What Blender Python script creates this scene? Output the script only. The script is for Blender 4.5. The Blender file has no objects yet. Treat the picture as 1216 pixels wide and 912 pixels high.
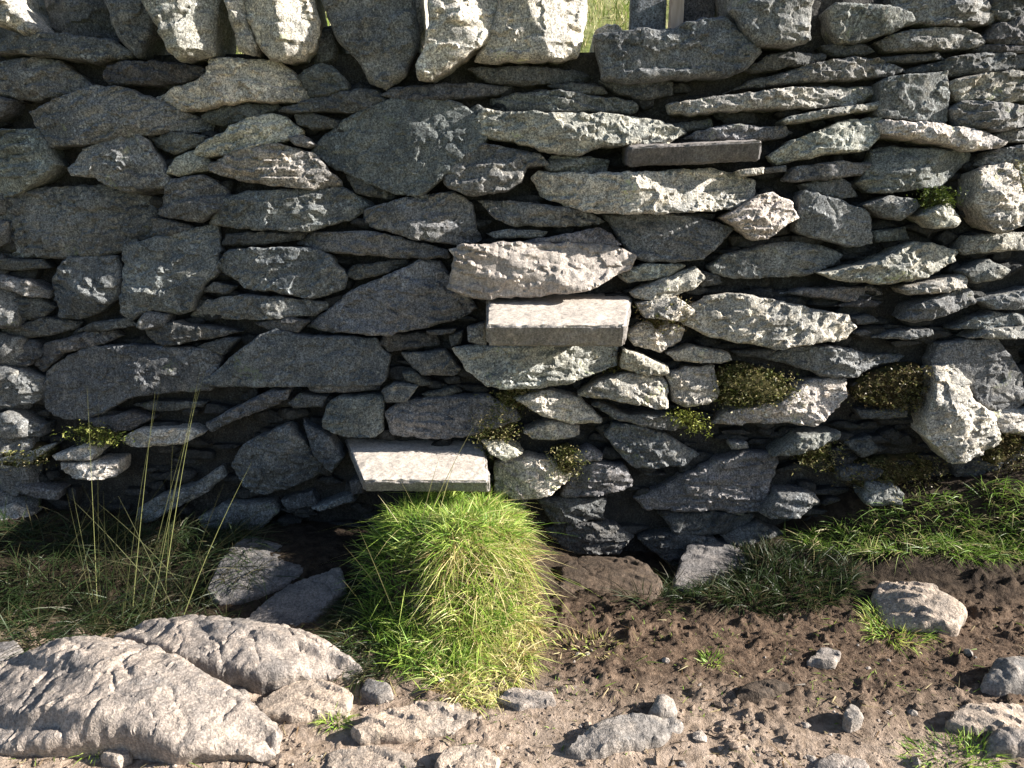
import bpy, math, random
import numpy as np
from mathutils import Vector
from mathutils.geometry import delaunay_2d_cdt

rng = np.random.default_rng(7)
R = math.radians
scene = bpy.context.scene
COL = scene.collection

# ------------------------------------------------------------------ camera and the place's frame
FPX, CX, CY = 950.0, 608.0, 456.0          # focal length / centre for a 1216 x 912 frame
DIST, EYE, PITCH = 2.7, 1.5, R(17.9)
BETA = R(7.0)                              # the wall's face leans back
SUN_EL, SUN_AZ = R(25), R(-3.5)             # azimuth from +x towards +y (behind the wall)
SB, CB = math.sin(BETA), math.cos(BETA)

def ray(px, py):
    px = np.asarray(px, float); py = np.asarray(py, float)
    x = (px - CX) / FPX; y = (CY - py) / FPX
    sp, cp = math.sin(PITCH), math.cos(PITCH)
    return np.stack([x, cp + y * sp, -sp + y * cp], -1)

CAM = np.array([0, -DIST, EYE])

def yoff(x):                               # the wall bends away to the left
    x = np.asarray(x, float)
    l = np.maximum(0, 0.0 - x); r = np.maximum(0, x - 1.0)
    return 0.085 * l * l / (l + 0.5) + 0.02 * r

def wall_uv(px, py):
    d = ray(px, py)
    yo = np.zeros(d.shape[:-1])
    for _ in range(6):
        # (y - yo) * cosB - z * sinB = 0
        t = ((-CAM[1] + yo) * CB + CAM[2] * SB) / (d[..., 1] * CB - d[..., 2] * SB)
        p = CAM + d * t[..., None]
        yo = yoff(p[..., 0])
    v = p[..., 2] / CB
    return np.stack([p[..., 0], v], -1)

def wall_pt(u, v, n):
    u, v, n = np.broadcast_arrays(np.asarray(u, float), v, n)
    return np.stack([u, yoff(u) + v * SB - n * CB, v * CB + n * SB], -1)

def ground_xy(px, py, z=0.0):
    d = ray(px, py)
    t = (z - CAM[2]) / d[..., 2]
    return (CAM + d * t[..., None])[..., :2]

# ------------------------------------------------------------------ noise
_perm = np.random.default_rng(3).permutation(256).astype(np.int64)
_perm = np.concatenate([_perm, _perm, _perm])
_grad = np.random.default_rng(4).normal(size=(256, 3))
_grad /= np.linalg.norm(_grad, axis=1)[:, None]

def perlin(p):
    p = np.asarray(p, float)
    i = np.floor(p).astype(np.int64); f = p - i; i &= 255
    w = f * f * f * (f * (f * 6 - 15) + 10)
    out = 0
    for dx in (0, 1):
        for dy in (0, 1):
            for dz in (0, 1):
                h = _perm[_perm[_perm[(i[:, 0] + dx) & 255] + ((i[:, 1] + dy) & 255)] + ((i[:, 2] + dz) & 255)]
                g = _grad[h]
                dd = f - np.array([dx, dy, dz])
                ww = (w[:, 0] if dx else 1 - w[:, 0]) * (w[:, 1] if dy else 1 - w[:, 1]) * (w[:, 2] if dz else 1 - w[:, 2])
                out = out + ww * (g * dd).sum(1)
    return out * 1.6

def fbm(p, oct=4, gain=0.5):
    a, s, o = 1.0, 0.0, 0.0
    p = np.asarray(p, float)
    for k in range(oct):
        s = s + a * perlin(p * 2 ** k + 17.3 * k); o += a; a *= gain
    return s / o

def sstep(a, b, x):
    t = np.clip((x - a) / (b - a), 0, 1)
    return t * t * (3 - 2 * t)

# ------------------------------------------------------------------ materials
class Nodes:
    def __init__(self, name):
        self.m = bpy.data.materials.new(name); self.m.use_nodes = True
        self.t = self.m.node_tree; self.t.nodes.clear()
        self.out = self.n('ShaderNodeOutputMaterial')
        self.b = self.n('ShaderNodeBsdfPrincipled')
        self.l(self.b.outputs[0], self.out.inputs[0])
    def n(self, kind, **kw):
        x = self.t.nodes.new(kind)
        for k, v in kw.items(): setattr(x, k, v)
        return x
    def l(self, a, b): self.t.links.new(a, b)
    def put(self, sock, v):
        if isinstance(v, bpy.types.NodeSocket): self.l(v, sock)
        elif isinstance(v, tuple) and len(v) == 3 and sock.type == 'RGBA': sock.default_value = (*v, 1)
        else: sock.default_value = v
    def pos(self):
        return self.n('ShaderNodeNewGeometry').outputs['Position']
    def noise(self, vec, scale, detail=4, rough=0.55, dist=0.0):
        x = self.n('ShaderNodeTexNoise'); x.inputs['Scale'].default_value = scale
        x.inputs['Detail'].default_value = detail; x.inputs['Roughness'].default_value = rough
        x.inputs['Distortion'].default_value = dist
        self.l(vec, x.inputs['Vector']); return x.outputs[0]
    def voro(self, vec, scale, feature='F1'):
        x = self.n('ShaderNodeTexVoronoi', feature=feature); x.inputs['Scale'].default_value = scale
        self.l(vec, x.inputs['Vector']); return x.outputs[0]
    def ramp(self, v, a, b, lo=0.0, hi=1.0):
        x = self.n('ShaderNodeMapRange', interpolation_type='SMOOTHSTEP')
        self.l(v, x.inputs[0])
        for i, q in zip((1, 2, 3, 4), (a, b, lo, hi)): x.inputs[i].default_value = q
        return x.outputs[0]
    def math(self, op, a, b=0.0):
        x = self.n('ShaderNodeMath', operation=op); self.put(x.inputs[0], a); self.put(x.inputs[1], b); return x.outputs[0]
    def mix(self, f, a, b, mode='MIX'):
        x = self.n('ShaderNodeMix', data_type='RGBA', blend_type=mode)
        self.put(x.inputs[0], f); self.put(x.inputs[6], a); self.put(x.inputs[7], b); return x.outputs[2]
    def bump(self, h, strength, dist, prev=None):
        x = self.n('ShaderNodeBump'); x.inputs['Strength'].default_value = strength; x.inputs['Distance'].default_value = dist
        self.l(h, x.inputs['Height'])
        if prev is not None: self.l(prev, x.inputs['Normal'])
        return x.outputs[0]

def shifted(N, amount=9.0):
    """Position moved by the object's own random number, so that no two stones share their markings."""
    oi = N.n('ShaderNodeObjectInfo')
    v = N.n('ShaderNodeVectorMath', operation='ADD')
    c = N.n('ShaderNodeCombineXYZ')
    k = N.math('MULTIPLY', oi.outputs['Random'], amount)
    for i in range(3): N.l(k, c.inputs[i])
    N.l(N.pos(), v.inputs[0]); N.l(c.outputs[0], v.inputs[1])
    return v.outputs[0], oi

def stone_material(name, dark, mid, warm, lichen=0.5, fine=1.0, grain=1.0):
    N = Nodes(name)
    p, oi = shifted(N)
    big = N.noise(p, 5.0, 3, 0.6, 0.4)
    med = N.noise(p, 24.0, 5, 0.65)
    grit = N.noise(p, 170.0, 3, 0.7)
    c = N.mix(N.ramp(big, 0.3, 0.7), dark, mid)
    c = N.mix(N.ramp(med, 0.5, 0.72, 0, 0.75), c, warm)
    # grit: dark and light mineral grains
    gr = N.ramp(grit, 0.32, 0.68, 1 - 0.6 * grain, 1 + 0.75 * grain)
    g3 = N.n('ShaderNodeCombineColor')
    for i in range(3): N.l(gr, g3.inputs[i])
    c = N.mix(1.0, c, g3.outputs[0], 'MULTIPLY')
    stv = N.n('ShaderNodeMapping'); stv.inputs['Scale'].default_value = (1.0, 1.0, 0.3); N.l(p, stv.inputs[0])
    sr = N.ramp(N.noise(stv.outputs[0], 95.0, 4, 0.7, 0.5), 0.3, 0.7, 0.72, 1.3)
    s3 = N.n('ShaderNodeCombineColor')
    for i in range(3): N.l(sr, s3.inputs[i])
    c = N.mix(1.0, c, s3.outputs[0], 'MULTIPLY')
    # pale crust lichen, in patches broken up at a finer scale
    patch = N.ramp(N.noise(p, 8.0, 3, 0.55, 0.8), 0.52, 0.64)
    fleck = N.ramp(N.noise(p, 95.0, 4, 0.75), 0.5, 0.62)
    c = N.mix(N.math('MULTIPLY', N.math('MULTIPLY', patch, fleck), lichen), c, (0.42, 0.44, 0.45))
    spots = N.ramp(N.noise(p, 105.0, 3, 0.6), 0.61, 0.68, 0, 0.75)
    c = N.mix(N.math('MULTIPLY', spots, lichen), c, (0.46, 0.45, 0.42))
    yl = N.math('MULTIPLY', N.ramp(N.noise(p, 7.3, 2, 0.5, 1.0), 0.66, 0.72), N.ramp(N.noise(p, 70, 3, 0.7), 0.48, 0.6))
    c = N.mix(N.math('MULTIPLY', yl, lichen), c, (0.20, 0.22, 0.13))
    c = N.mix(1.0, c, oi.outputs['Color'], 'MULTIPLY')
    N.l(c, N.b.inputs['Base Color'])
    N.b.inputs['Roughness'].default_value = 0.82
    N.b.inputs['Specular IOR Level'].default_value = 0.3
    h = N.bump(N.noise(p, 38.0, 6, 0.7), 0.45 * fine, 0.012)
    h = N.bump(N.math('ABSOLUTE', N.math('SUBTRACT', N.noise(p, 55.0, 3, 0.6, 0.6), 0.5)), 0.5 * fine, 0.012, h)
    h = N.bump(grit, 0.5 * fine, 0.004, h)
    N.l(h, N.b.inputs['Normal'])
    return N.m

M_SLATE = stone_material('slate_stone', (0.074, 0.078, 0.083), (0.152, 0.151, 0.148), (0.23, 0.212, 0.185), 0.65)
M_WORN = stone_material('worn_stone', (0.30, 0.272, 0.245), (0.40, 0.36, 0.32), (0.46, 0.41, 0.36), 0.1, 0.6, 0.5)
M_STEP = stone_material('step_slate', (0.37, 0.33, 0.295), (0.44, 0.395, 0.35), (0.48, 0.43, 0.38), 0.05, 0.35, 0.25)
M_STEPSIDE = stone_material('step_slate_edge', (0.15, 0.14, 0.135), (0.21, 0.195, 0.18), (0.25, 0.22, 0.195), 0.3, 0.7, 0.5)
M_PATHROCK = stone_material('path_rock', (0.17, 0.155, 0.145), (0.36, 0.305, 0.26), (0.42, 0.35, 0.29), 0.2, 1.0, 0.5)
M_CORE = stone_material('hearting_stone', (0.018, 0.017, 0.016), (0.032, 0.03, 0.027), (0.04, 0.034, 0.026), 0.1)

def soil_material():
    N = Nodes('trodden_soil'); p = N.pos()
    sep = N.n('ShaderNodeSeparateXYZ'); N.l(p, sep.inputs[0])
    n1 = N.noise(p, 2.2, 4, 0.6); n2 = N.noise(p, 30, 6, 0.7); n3 = N.noise(p, 140, 4, 0.7)
    # the path is dry and dusty away from the wall, damp towards it
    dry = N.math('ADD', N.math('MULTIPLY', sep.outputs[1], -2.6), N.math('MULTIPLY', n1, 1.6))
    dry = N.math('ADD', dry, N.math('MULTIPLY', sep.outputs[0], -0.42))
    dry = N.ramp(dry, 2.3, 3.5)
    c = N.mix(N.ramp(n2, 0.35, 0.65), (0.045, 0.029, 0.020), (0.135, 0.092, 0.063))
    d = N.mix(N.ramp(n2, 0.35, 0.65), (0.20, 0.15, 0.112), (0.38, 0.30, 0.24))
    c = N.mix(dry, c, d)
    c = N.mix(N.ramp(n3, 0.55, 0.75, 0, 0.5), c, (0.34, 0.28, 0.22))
    foot = N.ramp(N.math('ADD', sep.outputs[1], N.math('MULTIPLY', n1, 0.3)), -0.42, -0.16)  # shadow along the wall's foot, painted into the soil colour
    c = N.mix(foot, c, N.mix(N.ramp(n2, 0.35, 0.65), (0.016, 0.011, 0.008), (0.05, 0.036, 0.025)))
    # beyond the wall and far off: pasture
    turf = N.ramp(sep.outputs[1], 0.5, 1.0)
    far = N.ramp(sep.outputs[1], -2.4, -3.4)
    g = N.mix(N.ramp(N.noise(p, 3.0, 6, 0.7), 0.35, 0.65), (0.16, 0.19, 0.06), (0.30, 0.30, 0.14))
    c = N.mix(N.math('MAXIMUM', turf, far), c, g)
    N.l(c, N.b.inputs['Base Color']); N.b.inputs['Roughness'].default_value = 0.95
    N.b.inputs['Specular IOR Level'].default_value = 0.15
    h = N.bump(n2, 0.7, 0.03); h = N.bump(n3, 0.6, 0.008, h)
    N.l(h, N.b.inputs['Normal'])
    return N.m
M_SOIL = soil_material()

def blade_material(name, trans=0.35):
    N = Nodes(name)
    a = N.n('ShaderNodeVertexColor', layer_name='tint')
    N.l(a.outputs[0], N.b.inputs['Base Color'])
    N.b.inputs['Roughness'].default_value = 0.5
    N.b.inputs['Specular IOR Level'].default_value = 0.35
    tr = N.n('ShaderNodeBsdfTranslucent'); N.l(a.outputs[0], tr.inputs[0])
    mx = N.n('ShaderNodeMixShader'); mx.inputs[0].default_value = trans
    N.l(N.b.outputs[0], mx.inputs[1]); N.l(tr.outputs[0], mx.inputs[2]); N.l(mx.outputs[0], N.out.inputs[0])
    return N.m
M_BLADE = blade_material('grass_blade')
M_MOSS = blade_material('moss_frond', 0.2)

def wood_material():
    N = Nodes('weathered_wood'); p = N.pos()
    s = N.n('ShaderNodeMapping'); s.inputs['Scale'].default_value = (60, 60, 4); N.l(p, s.inputs[0])
    n = N.noise(s.outputs[0], 1.0, 5, 0.6)
    N.l(N.mix(N.ramp(n, 0.3, 0.7), (0.30, 0.23, 0.19), (0.46, 0.37, 0.32)), N.b.inputs['Base Color'])
    N.b.inputs['Roughness'].default_value = 0.8
    N.l(N.bump(n, 0.4, 0.004), N.b.inputs['Normal'])
    return N.m
M_WOOD = wood_material()

# ------------------------------------------------------------------ objects
def link(name, verts, faces, mat, parent=None, color=None, sharp=None, smooth=True):
    me = bpy.data.meshes.new(name)
    me.from_pydata([tuple(v) for v in np.asarray(verts).tolist()] if isinstance(verts, np.ndarray) else verts, [], faces)
    me.materials.append(mat)
    if smooth:
        me.polygons.foreach_set('use_smooth', np.ones(len(me.polygons), bool))
        if sharp: me.set_sharp_from_angle(angle=R(sharp))
    me.update()
    o = bpy.data.objects.new(name, me); COL.objects.link(o)
    if parent is not None: o.parent = parent
    if color is not None: o.color = (*color, 1)
    return o

def tag(o, label=None, category=None, group=None, kind=None):
    for k, v in (('label', label), ('category', category), ('group', group), ('kind', kind)):
        if v: o[k] = v
    return o

def empty(name, loc=(0, 0, 0)):
    o = bpy.data.objects.new(name, None); o.location = loc; COL.objects.link(o); return o

def chaikin(p, it=2, k=0.25):
    for _ in range(it):
        q = np.roll(p, -1, 0)
        p = np.stack([(1 - k) * p + k * q, k * p + (1 - k) * q], 1).reshape(-1, 2)
    return p

def resample(p, ds):
    q = np.vstack([p, p[:1]]); seg = np.linalg.norm(np.diff(q, axis=0), axis=1)
    s = np.concatenate([[0], np.cumsum(seg)]); n = max(18, int(s[-1] / ds))
    t = np.linspace(0, s[-1], n, endpoint=False)
    return np.stack([np.interp(t, s, q[:, 0]), np.interp(t, s, q[:, 1])], 1)

def area(p):
    q = np.roll(p, -1, 0)
    return 0.5 * (p[:, 0] * q[:, 1] - q[:, 0] * p[:, 1]).sum()

def stone_geometry(poly, put, seed, up=0.0, right=0.0, out=0.0, depth=0.22, res=0.0075, edge=0.014, rough=1.0,
                   facets=5, steep=0.5, layer=1.0, jag=1.0, dome=0.0, grow=1.0, rnd=0.04, terr=1.0, bed=None, under=0.0, cut=(), crack=0.0):
    """A rough stone: outline in (u, v), its face a chiselled height field towards n, its body going back by depth."""
    g = np.random.default_rng(seed)
    p = np.asarray(poly, float)
    if area(p) < 0: p = p[::-1]
    c0 = p.mean(0); p = c0 + (p - c0) * grow
    p = resample(chaikin(p, 1, rnd * g.uniform(.5, 1.1)), res)
    n = len(p)
    nxt, prv = np.roll(p, -1, 0), np.roll(p, 1, 0)
    tan = nxt - prv; tan /= np.linalg.norm(tan, axis=1)[:, None] + 1e-9
    nor = np.stack([tan[:, 1], -tan[:, 0]], 1)
    size = math.sqrt(abs(area(p)))
    so = seed * 3.17 % 97
    o3 = np.c_[p * 22, np.full(n, so)]
    p = p + nor * ((fbm(o3, 4, 0.6) * 0.010 * jag * min(1, size / 0.12))[:, None])
    lo, hi = p.min(0), p.max(0)
    gx, gy = np.arange(lo[0], hi[0], res), np.arange(lo[1], hi[1], res * 0.87)
    X, Y = np.meshgrid(gx, gy); X[1::2] += res / 2
    q = np.c_[X.ravel(), Y.ravel()] + g.uniform(-.22, .22, (X.size, 2)) * res
    # inside test and distance to the outline
    a, b = p, np.roll(p, -1, 0)
    ins = np.zeros(len(q), bool)
    for (ax, ay), (bx, by) in zip(a, b):
        k = (ay > q[:, 1]) != (by > q[:, 1])
        ins ^= k & (q[:, 0] < (bx - ax) * (q[:, 1] - ay) / (by - ay + 1e-12) + ax)
    q = q[ins]
    def dist(q):
        out_ = np.empty(len(q))
        for s in range(0, len(q), 2000):
            out_[s:s + 2000] = np.sqrt(((q[s:s + 2000, None, :] - p[None]) ** 2).sum(2).min(1))
        return out_
    d = dist(q) if len(q) else np.zeros(0)
    q = q[d > res * 0.5]
    pts = np.vstack([p, q])
    vs, _e, fs, ov, _oe, _of = delaunay_2d_cdt([Vector(x) for x in pts.tolist()], [], [list(range(n))], 1, 1e-7)
    P = np.array([tuple(v) for v in vs])
    back = {}
    for i, olds in enumerate(ov):
        for k in olds:
            if k < n: back[k] = i
    d = dist(P); ring = [back[k] for k in range(n) if k in back]
    d[ring] = 0
    c = (lo + hi) / 2; half = (hi - lo) / 2
    du, dv = P[:, 0] - c[0], P[:, 1] - c[1]
    h = -math.tan(up) * dv - math.tan(right) * du
    for k in range(facets):
        th = g.uniform(0, 2 * math.pi); s = g.uniform(0.12, steep)
        hw = math.hypot(half[0] * math.cos(th), half[1] * math.sin(th))
        h = np.minimum(h, s * hw * g.uniform(0.05, 0.65) - s * (du * math.cos(th) + dv * math.sin(th)))
    for th, sl, off in cut:
        h = np.minimum(h, off - sl * (du * math.cos(th) + dv * math.sin(th)))
    if dome:
        q2 = (du / half[0]) ** 2 + (dv / half[1]) ** 2
        h = h + dome * (1 - np.clip(q2, 0, 1.4))
    A = g.uniform(-0.25, 0.25)                       # cleavage runs nearly level
    ca, sa = math.cos(A), math.sin(A)
    lu, lv = du * ca + dv * sa, -du * sa + dv * ca
    sc = rough * min(1.0, size / 0.13)
    h = h + 0.008 * sc * fbm(np.c_[P * 13, np.full(len(P), so)], 3)
    h = h + 0.010 * sc * layer * fbm(np.c_[lu * 7, lv * 40, np.full(len(P), so + 5)], 3)
    h = h + 0.0042 * sc * fbm(np.c_[P * 60, np.full(len(P), so + 9)], 3, 0.65)
    h = h + 0.010 * sc * (terr * sstep(0.02, 0.07, fbm(np.c_[lu * 10, lv * 16, np.full(len(P), so + 13)], 3)) - 0.5)
    if crack:
        for fq, sh in ((3.2, 41), (5.5, 47)):
            z0 = fbm(np.c_[P * fq, np.full(len(P), so + sh)], 3, .45)
            h = h - crack * np.exp(-(z0 / 0.022) ** 2)
    if bed:
        amp, lam, ang, wf, wa = bed
        bv = -du * math.sin(ang) + dv * math.cos(ang)
        tt = bv / lam + wa * fbm(np.c_[P * wf, np.full(len(P), so + 31)], 3) + (0.25 if wf > 4 else 0.06) * fbm(np.c_[P * 30, np.full(len(P), so + 33)], 2)
        fr = tt - np.floor(tt)
        gate = sstep(-0.15, 0.25, fbm(np.c_[P * wf * 1.1, np.full(len(P), so + 37)], 2))
        h = h + amp * gate * (np.where(fr < 0.85, fr / 0.85, (1 - fr) / 0.15) - 0.5)
    e = np.minimum(edge, 0.45 * min(half) + 1e-4) * (1 + 0.6 * fbm(np.c_[P * 25, np.full(len(P), so + 21)], 2))
    t = 1 - np.clip(d / e, 0, 1)
    h = h - e * (1 - np.sqrt(np.maximum(0, 1 - t * t))) * 1.1
    h = h + out
    V = [put(P[:, 0], P[:, 1], h)]
    F = [tuple(f) if True else f for f in fs]
    # body
    base = len(P); prev = ring; m = len(ring)
    hr = h[ring]; pr = P[ring]
    cen = pr.mean(0)
    for dep, sca in ((0.016, 1.006), (0.05, 1.0), (0.11, 0.965), (depth, 0.86)):
        dep = min(dep, depth); sca -= under * min(1, dep / 0.06)
        w = 0.008 * rough * perlin(np.c_[pr * 18, np.full(m, so + dep * 20)])
        qq = cen + (pr - cen) * (sca + (w / max(size, .05))[:, None])
        V.append(put(qq[:, 0], qq[:, 1], hr * (1 - min(1, dep / 0.12)) + min(1, dep / 0.12) * out - dep))
        cur = list(range(base, base + m)); base += m
        for i in range(m):
            j = (i + 1) % m
            F.append((prev[i], cur[i], cur[j], prev[j]))
        prev = cur
    F.append(tuple(reversed(prev)))
    return np.vstack(V), F

def parse(s):
    return np.array([[float(x) for x in t.split(',')] for t in s.split()])

def merge(parts):
    V, F, o = [], [], 0
    for v, f in parts:
        V.append(v); F += [tuple(i + o for i in x) for x in f]; o += len(v)
    return np.vstack(V), F

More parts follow.
